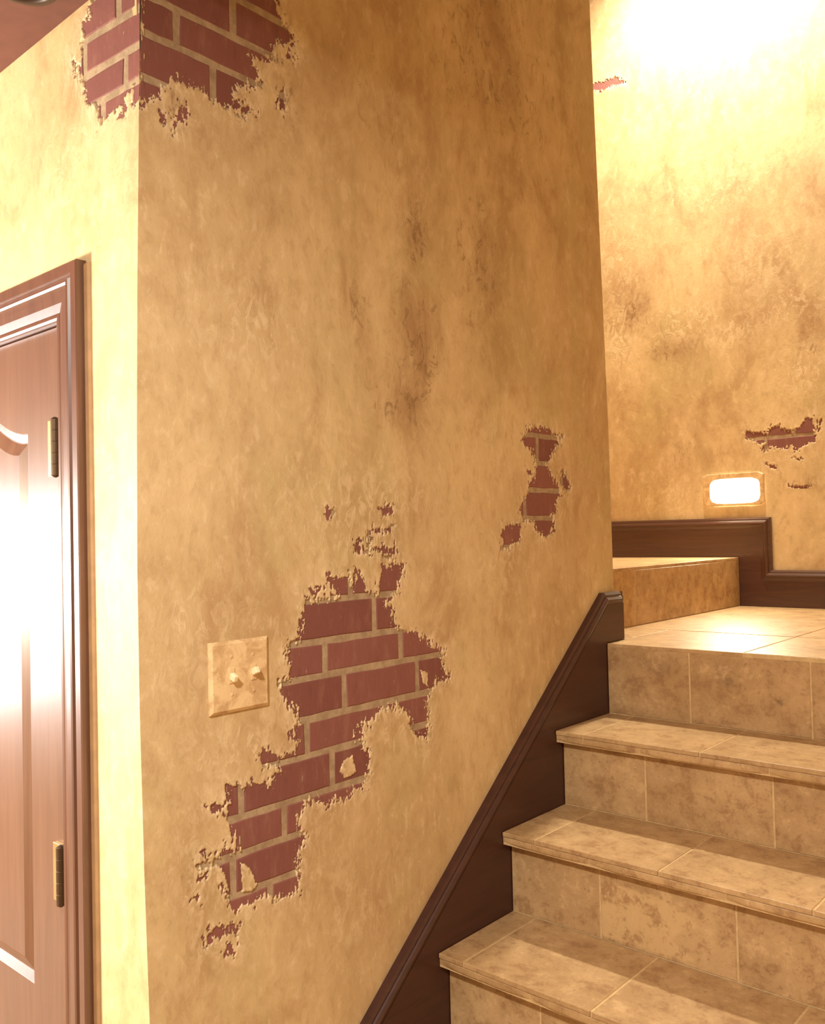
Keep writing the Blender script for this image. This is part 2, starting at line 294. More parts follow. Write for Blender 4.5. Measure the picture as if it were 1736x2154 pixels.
def plain(name, col, rough=0.5, metal=0.0, em=None, es=0):
    m, nt, b = new_mat(name); b.inputs['Roughness'].default_value = rough; b.inputs['Metallic'].default_value = metal
    n1 = noise(nt, pos(nt), 30, 4)
    c = mix(nt, ramp(nt, n1, 0.3, 0.7), tuple(x*0.9 for x in col), tuple(min(1, x*1.08) for x in col))
    nt.links.new(c, b.inputs['Base Color'])
    if em:
        b.inputs['Emission Color'].default_value = (*em, 1); b.inputs['Emission Strength'].default_value = es
    return m
PLASTER = plaster_mat('aged_plaster'); BRICK = brick_mat(); MORTAR = mortar_mat(); TILE = tile_mat(); GROUT = grout_mat()
DOORWOOD = wood_mat('door_wood', (0.115, 0.050, 0.026), (0.15, 0.068, 0.036), 0.34, 0.6)
CASEWOOD = wood_mat('casing_wood', (0.095, 0.036, 0.019), (0.13, 0.052, 0.028), 0.33, 0.6)
TRIMWOOD = wood_mat('baseboard_wood', (0.062, 0.020, 0.011), (0.09, 0.031, 0.017), 0.34, 0.45, 0)
SKIRTWOOD = wood_mat('skirt_wood', (0.042, 0.011, 0.007), (0.06, 0.017, 0.011), 0.45, 0.2, 1)
CEILM = plain('red_brown_ceiling', (0.125, 0.042, 0.026), 0.8)
PLATEM = plaster_mat('painted_plate')
BRASS = plain('brass', (0.75, 0.55, 0.25), 0.3, 0.9)
DARKM = plain('dark_bronze', (0.06, 0.030, 0.018), 0.45, 0.3)
FLOORM = TILE

CREAM = plain('plain_cream_paint', (0.74, 0.66, 0.53), 0.8)
# ------------------------------------------------------------------ plaster walls
_cz = np.array([c[0] for c in CORNER])[::-1]; _cy = np.array([c[1] for c in CORNER])[::-1]
_ez = np.array([c[0] for c in WALL_END])[::-1]; _ey = np.array([c[1] for c in WALL_END])[::-1]
def corner_y(z): return np.interp(z, _cz, _cy)
def end_y(z): return np.interp(z, _ez, _ey)
def blobs(u, v, L):
    r = np.zeros_like(u)
    for (a, b, sa, sb, k) in L:
        q = ((u-a)/max(sa, 0.01))**2+((v-b)/max(sb, 0.01))**2
        r = np.maximum(r, k*np.exp(-q*0.55))
    return r
def hole_field(u, v, polys, bits, isles, amp, seed):
    f = np.full(u.shape, -1.0)
    n = fbm(u*60, v*45, seed, 4); n2 = fbm(u*230, v*95, seed+5, 3)+0.8*fbm(u*470, v*170, seed+9, 2)
    for p in polys: f = np.maximum(f, sdf(u, v, p)+amp*0.9*n+amp*1.3*n2)
    for p in bits: f = np.maximum(f, sdf(u, v, p)+amp*0.6*n+amp*1.2*n2)
    n3 = fbm(u*250, v*85, seed+21, 3); n4 = fbm(u*190, v*120, seed+33, 3)
    f = f - np.where(f > 0, 0.016*np.clip((n3-0.12)/0.15, 0, 1)*np.exp(-np.maximum(f, 0)/0.016)*(amp/0.006), 0)
    f = f + np.where(f < 0, 0.016*np.clip((n4-0.26)/0.15, 0, 1)*np.exp(np.minimum(f, 0)/0.012)*(amp/0.006), 0)
    for p in isles: f = np.minimum(f, -(sdf(u, v, p)+amp*0.4*n+amp*0.4*n2))
    return f
def plaster_skin(u0, u1, v0, v1, patches, stain, pale, to_world, coarse=0.02, fine=0.002, depth=0.006):
    """patches: list of (rect, field function); returns verts, faces, attributes"""
    V = []; F = []; A = {'stain': [], 'pale': [], 'edge': []}; n0 = 0
    def emit(us, vs, keep=None, field=None):
        nonlocal n0
        U, W = np.meshgrid(us, vs)
        d = np.zeros_like(U); e = np.zeros_like(U)
        if field is not None:
            f = field(U, W)
            s = np.clip((f+0.0006)/0.0018, 0, 1); s = s*s*(3-2*s)
            d = -depth*s
            lip = np.exp(-np.abs(f)/0.010)
            e = lip
            d = d + np.where(f < 0, 0.0003*np.exp(f/0.004), 0)      # curled lip of the chipped coat
            bd = np.minimum.reduce([U-us[0], us[-1]-U, W-vs[0], vs[-1]-W]); k = np.clip(bd/0.012, 0, 1)
            inner = np.where(f > -0.004, 1, k); d = d*inner; e = e*k
        X = to_world(U, W, d)
        nv, nu = U.shape
        V.append(np.stack([q.ravel() for q in X], 1))
        idx = np.arange(nv*nu).reshape(nv, nu)+n0
        q = np.stack([idx[:-1, :-1], idx[:-1, 1:], idx[1:, 1:], idx[1:, :-1]], -1)
        if keep is not None:
            cu = (us[:-1]+us[1:])/2; cv = (vs[:-1]+vs[1:])/2; CU, CV = np.meshgrid(cu, cv)
            q = q[keep(CU, CV)]
        F.append(q.reshape(-1, 4))
        sa_, pa_ = blobs(U, W, stain), blobs(U, W, pale)
        if field is not None:
            far = np.exp(np.minimum(f, 0)/0.030)*k
            sa_ = np.maximum(sa_, 0.42*far); pa_ = np.maximum(pa_, 0.75*far)
        A['stain'].append(sa_.ravel()); A['pale'].append(pa_.ravel()); A['edge'].append(e.ravel())
        n0 += nv*nu
    def grid(a, b, h): return np.linspace(a, b, max(1, int(round((b-a)/h)))+1)
    def keep(CU, CV):
        k = np.ones(CU.shape, bool)
        for (a, b, c, d), _ in patches: k &= ~((CU > a) & (CU < b) & (CV > c) & (CV < d))
        return k
    # coarse grid lines pass exactly through the patch borders
    def lines(lo, hi, cuts):
        c = sorted({lo, hi, *[x for x in cuts if lo < x < hi]}); out = [lo]
        for a, b in zip(c[:-1], c[1:]): out += list(grid(a, b, coarse)[1:])
        return np.array(out)
    emit(lines(u0, u1, [x for r, _ in patches for x in r[:2]]), lines(v0, v1, [x for r, _ in patches for x in r[2:]]), keep)
    for (a, b, c, d), fl in patches: emit(grid(a, b, fine), grid(c, d, fine), None, fl)
    return np.concatenate(V), np.concatenate(F), {k: np.concatenate(v) for k, v in A.items()}
def skin_obj(name, V, F, A, mat, flip=False, extra=None):
    if flip: F = F[:, ::-1]
    me = bpy.data.meshes.new(name)
    verts = V.tolist(); faces = F.tolist()
    nb = len(verts)
    if extra:
        ev, ef = extra; verts += [list(x) for x in ev]; faces += [[i+nb for i in q] for q in ef]
    me.from_pydata(verts, [], faces)
    sm = [True]*len(F)+[False]*(len(faces)-len(F))
    me.polygons.foreach_set('use_smooth', sm)
    for k, a in A.items():
        at = me.attributes.new(k, 'FLOAT', 'POINT')
        at.data.foreach_set('value', np.concatenate([a, np.zeros(len(verts)-nb)]).astype(np.float32))
    me.update(); me.materials.append(mat)
    o = bpy.data.objects.new(name, me); COL.objects.link(o); o['kind'] = 'structure'
    return o

# ---- wall_middle: plane x = 0 facing +x, from the corner y=0 to the stair opening
def mid_world(U, W, d):
    y0 = corner_y(W); y1 = end_y(W)
    t = np.clip(U/0.04, 0, 1); y = U+(1-t)*y0
    t2 = np.clip((1.38-U)/0.04, 0, 1); y = y+(1-t2)*(y1-1.38)
    y = y+np.maximum(0, -d)*np.clip(1-U/0.015, 0, 1)
    return d, y, W
def f_top(u, v): return hole_field(u, v, [MAIN_TOP], MAIN_TOP_BITS, [], 0.006, 3)
def f_low(u, v): return hole_field(u, v, [MAIN_LOW], MAIN_LOW_BITS, MAIN_LOW_ISL, 0.0055, 11)
def f_small(u, v): return hole_field(u, v, [MAIN_SMALL], MAIN_SMALL_BITS, [], 0.006, 23)
mid_patches = [((0.0, 0.36, 0.90, 1.30), f_top), ((0.04, 0.74, -0.42, 0.36), f_low), ((0.86, 1.22, 0.22, 0.58), f_small)]
V, F, A = plaster_skin(0.0, 1.38, FLOOR, TOP, mid_patches, STAIN_M, PALE_M, mid_world)
# body behind the skin and its edges
ex = MB()
ex.box(-0.12, -0.013, 0.012, 1.352, FLOOR, TOP)
zs = np.linspace(FLOOR, TOP, 44)
ev = []; ef = []
for i, z in enumerate(zs):
    for (x, y) in ((0.0, float(end_y(z))), (-0.12, float(end_y(z)))): ev.append((x, y, float(z)))
for i in range(len(zs)-1): ef.append((2*i, 2*i+1, 2*i+3, 2*i+2))
ex.add(ev, ef)
wall_middle = skin_obj('wall_middle', V, F, A, PLASTER, False, (ex.v, ex.f))

# ---- wall_left: plane y = 0 facing -y, x < 0, with the doorway
DX0, DX1, DTOP = -1.035, -0.245, 0.66      # door opening
def left_world(U, W, d):
    t = np.clip(1+U/0.13, 0, 1)
    return U-np.maximum(0, -d)*np.clip(1+U/0.015, 0, 1), t*corner_y(W)-d, W
def f_left(u, v): return hole_field(u, v, [LEFT_TOP], LEFT_TOP_BITS, [], 0.0035, 31)
parts = []
segs = [((-4.42, 0.0, 0.8, CEIL), [((-0.24, 0.0, 0.86, CEIL), f_left)]),
        ((-4.42, DX0, FLOOR, 0.8), []), ((DX1, 0.0, FLOOR, 0.8), []), ((DX0, DX1, DTOP, 0.8), [])]
Vs, Fs, As, n = [], [], {'stain': [], 'pale': [], 'edge': []}, 0
for (a, b, c, d), pt in segs:
    cs_ = 0.02 if a > -1.5 else 0.05
    V, F, A = plaster_skin(a, b, c, d, pt, [(-0.17, 1.03, 0.04, 0.05, 0.5), (-0.3, 1.0, 0.1, 0.05, 0.3), (-0.45, 0.86, 0.06, 0.05, 0.3)], [(-0.18, 0.9, 0.1, 0.08, 0.5), (-0.08, 0.8, 0.1, 0.1, 0.4)], left_world, coarse=0.04)
    Vs.append(V); Fs.append(F+n); n += len(V)
    for k in As: As[k].append(A[k])
ex = MB()
ex.box(-4.42, DX0, 0.013, 0.12, FLOOR, CEIL); ex.box(DX1, -0.12, 0.013, 0.12, FLOOR, CEIL); ex.box(DX0, DX1, 0.013, 0.12, DTOP, CEIL)
wall_left = skin_obj('wall_left', np.concatenate(Vs), np.concatenate(Fs), {k: np.concatenate(v) for k, v in As.items()}, PLASTER, False, (ex.v, ex.f))

# ---- wall_back: plane y = YB facing -y
def back_world(U, W, d): return U, YB-d, W
def f_back(u, v): return hole_field(u, v, [BACK], BACK_BITS, [], 0.004, 41)
def f_bhigh(u, v): return hole_field(u, v, [BACK_HIGH], [], [], 0.004, 47)
V, F, A = plaster_skin(-1.6, 1.25, -0.2, TOP, [((-0.10, 0.30, 0.42, 0.76), f_back), ((-0.72, -0.48, 2.06, 2.20), f_bhigh)], STAIN_B, PALE_B, back_world, coarse=0.03, fine=0.0025)
ex = MB(); ex.box(-1.6, 1.37, YB+0.013, YB+0.12, -0.6, TOP)
wall_back = skin_obj('wall_back', V, F, A, PLASTER, False, (ex.v, ex.f))

# ---- the walls, floor and ceilings that close the hall and the stairwell
def struct_box(name, x0, x1, y0, y1, z0, z1, mat):
    o = box_obj(name, x0, x1, y0, y1, z0, z1, mat); o['kind'] = 'structure'; return o
struct_box('wall_right', 1.25, 1.37, 0.05, YB+0.013, FLOOR, TOP, PLASTER)
struct_box('wall_end', -1.72, -1.6, 1.40, YB+0.12, -0.2, TOP, PLASTER)
struct_box('wall_front', -4.54, 3.12, -3.42, -3.3, FLOOR, CEIL, CREAM)
struct_box('wall_far_right', 3.0, 3.12, -3.3, 0.12, FLOOR, CEIL, CREAM)
struct_box('wall_side', 1.37, 3.0, 0.0, 0.12, FLOOR, CEIL, CREAM)
struct_box('ceiling', -4.54, 3.12, -3.42, -0.0, CEIL, CEIL+0.12, CEILM)
struct_box('ceiling_left', -4.54, -0.12, 0.0, 0.12, CEIL, CEIL+0.12, CEILM)
struct_box('wall_header', -0.0, 1.37, -0.12, -0.0, CEIL+0.12, TOP, PLASTER)
struct_box('wall_inner', -1.6, -0.12, 1.28, 1.398, 0.0, TOP, PLASTER)
struct_box('ceiling_stairwell', -1.72, 1.37, -0.12, YB+0.12, TOP, TOP+0.1, CEILM)
struct_box('floor', -4.54, 3.12, -3.42, 0.0, FLOOR-0.1, FLOOR, FLOORM)
struct_box('floor_stairwell', -0.0, 1.37, 0.0, YB+0.12, FLOOR-0.1, FLOOR, FLOORM)
# far left wall with the window that the glossy door mirrors
wl = MB()
WY0, WY1, WZ0, WZ1 = -2.75, -0.75, -0.75, 0.65
wl.box(-4.54, -4.42, -3.3, WY0, FLOOR, CEIL); wl.box(-4.54, -4.42, WY1, 0.12, FLOOR, CEIL)
wl.box(-4.54, -4.42, WY0, WY1, FLOOR, WZ0); wl.box(-4.54, -4.42, WY0, WY1, WZ1, CEIL)
wl.build('wall_far_left', CREAM)['kind'] = 'structure'
win = empty('window_1', (-4.46, (WY0+WY1)/2, WZ0)); win['kind'] = 'structure'
cy_, cz_ = (WY0+WY1)/2, WZ0
m = MB()
for (a, b, c, d) in ((WY0, WY0+0.06, WZ0, WZ1), (WY1-0.06, WY1, WZ0, WZ1), (WY0+0.06, WY1-0.06, WZ0, WZ0+0.06), (WY0+0.06, WY1-0.06, WZ1-0.06, WZ1)):
    m.box(-0.04, 0.02, a-cy_, b-cy_, c-cz_, d-cz_)
m.build('window_frame', TRIMWOOD, win)
gl = plain('bright_daylight_pane', (0.8, 0.8, 0.8), 0.3, 0, (1, 0.97, 0.95), 1.0)
m = MB(); m.box(-0.035, -0.025, WY0+0.06-cy_, WY1-0.06-cy_, 0.06, WZ1-0.06-cz_); m.build('pane', gl, win)

# ------------------------------------------------------------------ bricks
rnd = random.Random(5)
MJ = 0.006      # half of a mortar joint
def brick_obj(u0, u1, v0, v1, world, parent, d0=-0.0014):
    """one brick with slightly uneven outline, front face chamfered; world(u,v,d)"""
    j = lambda: rnd.uniform(-0.0011, 0.0011)
    nu = 5
    us = [u0+(u1-u0)*i/nu for i in range(nu+1)]
    ring = [(u+j(), v0+j()) for u in us]+[(u+j(), v1+j()) for u in reversed(us)]
    cu, cv = (u0+u1)/2, (v0+v1)/2; n = len(ring); vs = []
    dd = d0+rnd.uniform(-0.0005, 0.0005)
    for (u, v) in ring:
        vs.append((u+(0.0018 if u < cu else -0.0018), v+(0.0018 if v < cv else -0.0018), dd))
    for (u, v) in ring: vs.append((u, v, dd-0.0012))
    for (u, v) in ring: vs.append((u, v, -0.0055))
    W = [world(*q) for q in vs]
    o3 = Vector(world(cu, cv, dd)); W = [Vector(q)-o3 for q in W]
    f = [tuple(range(n)), tuple(reversed(range(2*n, 3*n)))]
    for a in (0, n):
        for i in range(n):
            k = (i+1) % n; f.append((a+i, a+n+i, a+n+k, a+k))
    o = mesh_obj('brick', W, f, BRICK, parent, False, o3); fix_normals(o); return o
def courses(zl, joints, u_lo, u_hi, field, world, parent, length=0.2):
    """zl: mortar line heights (descending); joints: one known joint per course"""
    for (za, zb), jn in zip(zip(zl[:-1], zl[1:]), joints):
        k0 = math.floor((u_lo-jn)/length)
        e = [jn+length*k for k in range(k0, k0+int((u_hi-u_lo)/length)+3)]
        for a, b in zip(e[:-1], e[1:]):
            a2, b2 = max(a+MJ, u_lo), min(b-MJ, u_hi)
            if b2-a2 < 0.012: continue
            U, Wv = np.meshgrid(np.linspace(a2, b2, 24), np.linspace(zb+MJ, za-MJ, 12))
            if (field(U, Wv) > 0.001).mean() < 0.006: continue
            brick_obj(a2, b2, zb+MJ, za-MJ, world, parent)
def mw(u, v, d): return (d, u, v)
def mwt(u, v, d): return (d, u+max(0, 1-u/0.06)*(float(corner_y(v))-d), v)
def lw(u, v, d): return (u+max(0, 1+u/0.04)*d, max(0, 1+u/0.13)*float(corner_y(v))-d, v)
def bw(u, v, d): return (u, YB-d, v)
def mortar_slab(name, u0, u1, v0, v1, world, parent):
    n = 6; vs = []; f = []
    for i in range(n+1):
        v = v0+(v1-v0)*i/n
        for j_ in range(n+1):
            vs.append(world(u0+(u1-u0)*j_/n, v, -0.0026))
    for i in range(n):
        for j_ in range(n): a = i*(n+1)+j_; f.append((a, a+1, a+n+2, a+n+1))
    b = len(vs)
    vs += [world(u, v, -0.0056) for (u, v) in ((u0, v0), (u1, v0), (u1, v1), (u0, v1))]
    f.append((b, b+3, b+2, b+1))
    c = [0, n, (n+1)*(n+1)-1, (n+1)*n]
    for q in range(4): f.append((c[q], b+q, b+(q+1) % 4, c[(q+1) % 4]))
    o = mesh_obj(name, vs, f, MORTAR, parent); return o
# big lower patch
ZL = [0.376, 0.310, 0.2445, 0.177, 0.105, 0.044, -0.027, -0.090, -0.1585, -0.217, -0.280, -0.346, -0.412]
JL = [0.39, 0.474, 0.428, 0.490, 0.562, 0.408, 0.516, 0.374, 0.462, 0.355, 0.429, 0.30]
courses(ZL, JL, 0.05, 0.73, f_low, mw, wall_middle)
mortar_slab('mortar', 0.05, 0.73, -0.41, 0.35, mw, wall_middle)
# small patch near the opening
courses([0.584, 0.518, 0.453, 0.388, 0.322, 0.256], [1.13, 1.058, 1.16, 0.999, 1.03], 0.87, 1.21, f_small, mw, wall_middle)
mortar_slab('mortar', 0.87, 1.21, 0.23, 0.57, mw, wall_middle)
# top corner patch on both walls
CYT = float(corner_y(1.0))
courses([1.318, 1.255, 1.190, 1.121, 1.0605, 0.991, 0.925], [0.09, 0.36, 0.185, 0.075, 0.142, 0.06], 0.0, 0.35, f_top, mwt, wall_middle)
mortar_slab('mortar', 0.0, 0.35, 0.91, 1.29, mwt, wall_middle)
courses([1.158, 1.098, 1.040, 0.986, 0.925], [-0.059, -0.152, -0.039, -0.10], -0.23, 0.0, f_left, lw, wall_left)
mortar_slab('mortar', -0.23, 0.0, 0.87, CEIL, lw, wall_left)
# back wall patch
courses([0.68, 0.611, 0.545, 0.48, 0.415], [-0.12, 0.0, 0.10, 0.0], -0.09, 0.29, f_back, bw, wall_back, 0.22)
mortar_slab('mortar', -0.09, 0.29, 0.43, 0.75, bw, wall_back)
courses([2.17, 2.095], [-0.8], -0.71, -0.49, f_bhigh, bw, wall_back, 0.4)
mortar_slab('mortar', -0.71, -0.49, 2.07, 2.19, bw, wall_back)

# ------------------------------------------------------------------ swept mouldings
def sweep(name, path, prof, plane, mat, parent, side=1, caps=True, base=0.0):
    """path: 2-d polyline; prof: [(offset inward from outer edge, height off the wall)]; plane(u,v,h)->xyz"""
    P = [Vector(p) for p in path]; n = len(P); segn = []
    for a, b in zip(P[:-1], P[1:]):
        d = (b-a).normalized(); segn.append(Vector((d.y, -d.x))*side)
    vs = []; np_ = len(prof)
    for i in range(n):
        if i == 0: m = segn[0]
        elif i == n-1: m = segn[-1]
        else:
            m = segn[i-1]+segn[i]; m = m/(m.dot(segn[i]))
        for (o, h) in prof:
            q = P[i]+m*o; vs.append(plane(q.x, q.y, h))
    f = []
    for i in range(n-1):
        for k in range(np_):
            k2 = (k+1) % np_; f.append((i*np_+k, i*np_+k2, (i+1)*np_+k2, (i+1)*np_+k))
    if caps: f.append(tuple(range(np_))); f.append(tuple((n-1)*np_+k for k in reversed(range(np_))))
    o = mesh_obj(name, vs, f, mat, parent)
    fix_normals(o); return o

# ---- back wall baseboard: steps down from the upper landing to the landing
bb = empty('baseboard_back', (0.012, YB-0.01, 0.0)); bb['kind'] = 'structure'
ox, oy = bb.location.x, bb.location.y
pl = lambda u, v, h: (u-ox, YB-0.0005-h-oy, v)
path = [(-1.58, 0.325), (0.012, 0.323), (0.012, 0.132), (1.249, 0.132)]
cap = [(0, 0), (0, 0.014), (0.006, 0.0175), (0.010, 0.0165), (0.0125, 0.020), (0.018, 0.0235), (0.0235, 0.0225), (0.0265, 0.019), (0.032, 0.018), (0.038, 0.015), (0.038, 0)]
sweep('moulding', path, cap, pl, TRIMWOOD, bb)
def flat_poly(name, pts, plane, h0, h1, mat, parent):
    n = len(pts); vs = [plane(u, v, h0) for u, v in pts]+[plane(u, v, h1) for u, v in pts]
    f = [tuple(range(n)), tuple(reversed(range(n, 2*n)))]
    for i in range(n): k = (i+1) % n; f.append((i, k, n+k, n+i))
    o = mesh_obj(name, vs, f, mat, parent); fix_normals(o); return o
w_ = 0.038
flat_poly('board', [(-1.58, 0.325-w_), (0.012-w_, 0.323-w_), (0.012-w_, 0.132-w_), (1.249, 0.132-w_), (1.249, 0.001), (XR+0.001, 0.001), (XR+0.001, 0.1785), (-1.58, 0.1785)], pl, 0, 0.0145, TRIMWOOD, bb)

# ---- skirt board along the stairs
sk = empty('baseboard_stairs', (0.0, YN, 0.0)); sk['kind'] = 'structure'
ps = lambda u, v, h: (h+0.0005, u-YN, v)
SL = RI/GO
yb_ = -0.30
zb_ = 0.128+SL*(yb_-1.322)
spath = [(yb_, zb_), (1.322, 0.128), (1.404, 0.127)]
scap = [(0, 0), (0, 0.015), (0.006, 0.0185), (0.010, 0.0175), (0.0125, 0.0205), (0.018, 0.0240), (0.0235, 0.0225), (0.0265, 0.0195), (0.030, 0.019), (0.030, 0)]
sweep('moulding', spath, scap, ps, SKIRTWOOD, sk)
s2 = Vector((0, -0.030)); c_ = math.sqrt(1+SL*SL)
flat_poly('board', [(yb_, zb_-0.030*c_), (1.322+0.030*(c_-1)/SL, 0.098), (1.404, 0.098), (1.404, 0.001), (YN+0.001, 0.001), (YN+0.001, -0.30), (1.10, -0.43), (yb_+0.2, FLOOR+0.01), (yb_, FLOOR+0.01)], ps, 0, 0.0195, SKIRTWOOD, sk)
# return piece round the wall end
ret = box_obj('end_return', -0.119, 0.019, 1.4045-YN, 1.4175-YN, 0.001, 0.098, SKIRTWOOD, sk, 0.001)
rc = sweep('end_return_cap', [(-0.119, 0.127), (0.014, 0.127)], scap, lambda u, v, h: (u, 1.4045-YN+h*0.9, v), SKIRTWOOD, sk)

# ------------------------------------------------------------------ tiled staircase
st = empty('staircase', (0.6, YN, FLOOR))
tag(st, 'stone tiled staircase climbing beside the plastered wall and turning left at the landing', 'staircase')
SX0, SX1 = 0.020, 1.249
def loc(x, y, z): return (x-0.6, y-YN, z-FLOOR)
# grout core of each step
g = MB()
def lbox(mb, x0, x1, y0, y1, z0, z1): a = loc(x0, y0, z0); b = loc(x1, y1, z1); mb.box(a[0], b[0], a[1], b[1], a[2], b[2])
for k in range(0, 8):
    y = YN-k*GO; z = -k*RI
    if z-RI < FLOOR-0.1: break
    yr = 1.40 if k == 0 else y+GO
    if k: lbox(g, SX0+0.001, SX1-0.001, y-NO+0.0035, y+0.002, z-0.0272, z-0.0014)
    lbox(g, SX0+0.001, SX1-0.001, y+0.0014, yr+0.0012, max(z-RI-0.0012, FLOOR+0.001), z-0.0014)
g.build('grout', GROUT, st)
fl = empty('floor_landing', (0.6, YN, FLOOR)); fl['kind'] = 'structure'
g = MB()
lbox(g, SX0+0.001, SX1-0.001, 1.401, YB-0.001, -0.19, -0.0014)
lbox(g, -0.10, SX0+0.0005, 1.42, YB-0.001, -0.19, -0.0014)
lbox(g, -1.595, XR-0.0014, 1.405, YB-0.001, -0.19, RI-0.0014)
g.build('grout', GROUT, fl)
rt = random.Random(9)
def grid_face_tile(name, x0, x1, z0, z1, y, mat, nx=14, nz=10, pale=None, dark=None, axis='y', par=None):
    """riser tile: slab with front face y (facing -y) or x (facing +x), slightly uneven, with attributes"""
    th = 0.009; jt = rt.uniform(-0.0004, 0.0004); vs = []; ed = 0.0012
    gx = [x0, x0+ed]+[x0+(x1-x0)*i/nx for i in range(1, nx)]+[x1-ed, x1]
    gz = [z0, z0+ed]+[z0+(z1-z0)*i/nz for i in range(1, nz)]+[z1-ed, z1]
    NX, NZ = len(gx), len(gz); pa = []; da = []
    for j_, z in enumerate(gz):
        for i, x in enumerate(gx):
            rim = 0.0012 if (i in (0, NX-1) or j_ in (0, NZ-1)) else 0
            vs.append((x, y+jt+rim, z))
            pa.append(pale(x, z) if pale else 0); da.append(dark(x, z) if dark else 0)
    f = []
    for j_ in range(NZ-1):
        for i in range(NX-1): a = j_*NX+i; f.append((a, a+1, a+NX+1, a+NX))
    b = len(vs)
    vs += [(x0, y+th, z0), (x1, y+th, z0), (x1, y+th, z1), (x0, y+th, z1)]
    f.append((b+3, b+2, b+1, b))
    bot = list(range(NX)); top = [(NZ-1)*NX+i for i in range(NX)]; lf = [j_*NX for j_ in range(NZ)]; rg = [j_*NX+NX-1 for j_ in range(NZ)]
    f.append(tuple([b, b+1]+bot[::-1])); f.append(tuple([b+2, b+3]+top)); f.append(tuple([b+3, b]+lf)); f.append(tuple([b+1, b+2]+rg[::-1]))
    if axis == 'x': vs = [(-(q[1]), q[0], q[2]) for q in vs]     # y front -> x front
    c = Vector(((x0+x1)/2, y, (z0+z1)/2))
    if axis == 'x': c = Vector((-y, (x0+x1)/2, (z0+z1)/2))
    L0 = Vector((0.6, YN, FLOOR))
    o = mesh_obj(name, [Vector(q)-c for q in vs], f, mat, par or st, False, c-L0)
    if pale or dark:
        for nm, arr in (('pale', pa), ('dark', da)):
            at = o.data.attributes.new(nm, 'FLOAT', 'POINT')
            at.data.foreach_set('value', np.array(arr+[0]*4, dtype=np.float32))
    return o
GJ = 0.0022
def pale_patch(x, z):
    P_ = [(0.236, -0.415), (0.36, -0.420), (0.395, -0.4275), (0.43, -0.44), (0.4426, -0.4556), (0.41, -0.468), (0.392, -0.495), (0.425, -0.510), (0.4405, -0.522), (0.38, -0.5275), (0.30, -0.524), (0.239, -0.5277)]
    s = float(sdf(np.array([x]), np.array([z]), P_)[0])+0.004*float(fbm(np.array([x*70]), np.array([z*70]), 3)[0])
    return max(0.0, min(1.0, s/0.003+0.5))
def dark_streak(x, z):
    a = math.exp(-(((x-0.325-(-0.06-z)*0.35)/0.018)**2+((z+0.055)/0.03)**2)); b = math.exp(-(((x-0.452)/0.008)**2+((z+0.105)/0.008)**2))
    c = 0.5*math.exp(-(((x-0.15)/0.05)**2+((z+0.045)/0.02)**2))
    return min(1, a+b+c)
def rjoints(first, lo, hi, L=0.2795):
    e = [lo]; x = first
    while x > lo+0.03: x -= L
    if x <= lo+0.03: x += L
    while x < hi-0.03: e.append(x); x += L
    e.append(hi); return e
RJ = {0: 0.2400, 1: 0.2305, 2: 0.2375}
TJ = {0: 0.375, 1: 0.372, 2: 0.3825, 3: 0.3605}
LJ = {1: 0.2345, 2: 0.231, 3: 0.2395}
def tile_top(x0, x1, y0, y1, z, th=0.010, bev=0.0016, name='tread_tile', par=None):
    par = fl if name == 'landing_tile' else st
    c = Vector(((x0+x1)/2, (y0+y1)/2, z-th/2)); L0 = Vector((0.6, YN, FLOOR))
    dz = rt.uniform(-0.0004, 0.0004)
    m_ = MB(); m_.box(x0-c.x, x1-c.x, y0-c.y, y1-c.y, -th/2, th/2+dz); o = m_.build(name, TILE, par, c-L0); do_bevel(o, bev, 2)
    return o
def lip_tile(x0, x1, y, z, first):
    """rounded front tile under the tread edge, bottom edge a little uneven"""
    h = 0.0175+rt.uniform(-0.0012, 0.0012)
    c = Vector(((x0+x1)/2, y, z)); L0 = Vector((0.6, YN, FLOOR)); n = 8; vs = []; f = []
    prof0 = [(0.0, 0.0), (-0.0012, -0.002), (-0.0014, -0.008), (-0.0010, -h+0.005), (0.002, -h+0.0012), (0.006, -h), (0.030, -h), (0.030, 0.0)]
    for i in range(n+1):
        x = x0+(x1-x0)*i/n; e = min(i, n-i); r = (0.0036, 0.0010)[e] if e < 2 else 0
        wv = rt.uniform(-0.0005, 0.0005)
        for (a, b) in prof0:
            bb_ = b+(r+wv if b < -0.008 else 0); aa = a+(r*0.8 if a < 0.001 else 0)
            vs.append((x-c.x, aa, bb_-0.0105))
    k = len(prof0)
    for i in range(n):
        for q in range(k): q2 = (q+1) % k; f.append((i*k+q, i*k+q2, (i+1)*k+q2, (i+1)*k+q))
    f.append(tuple(range(k))); f.append(tuple(n*k+q for q in reversed(range(k))))
    o = mesh_obj('nosing_tile', vs, f, TILE, st, False, c-L0); fix_normals(o); return o
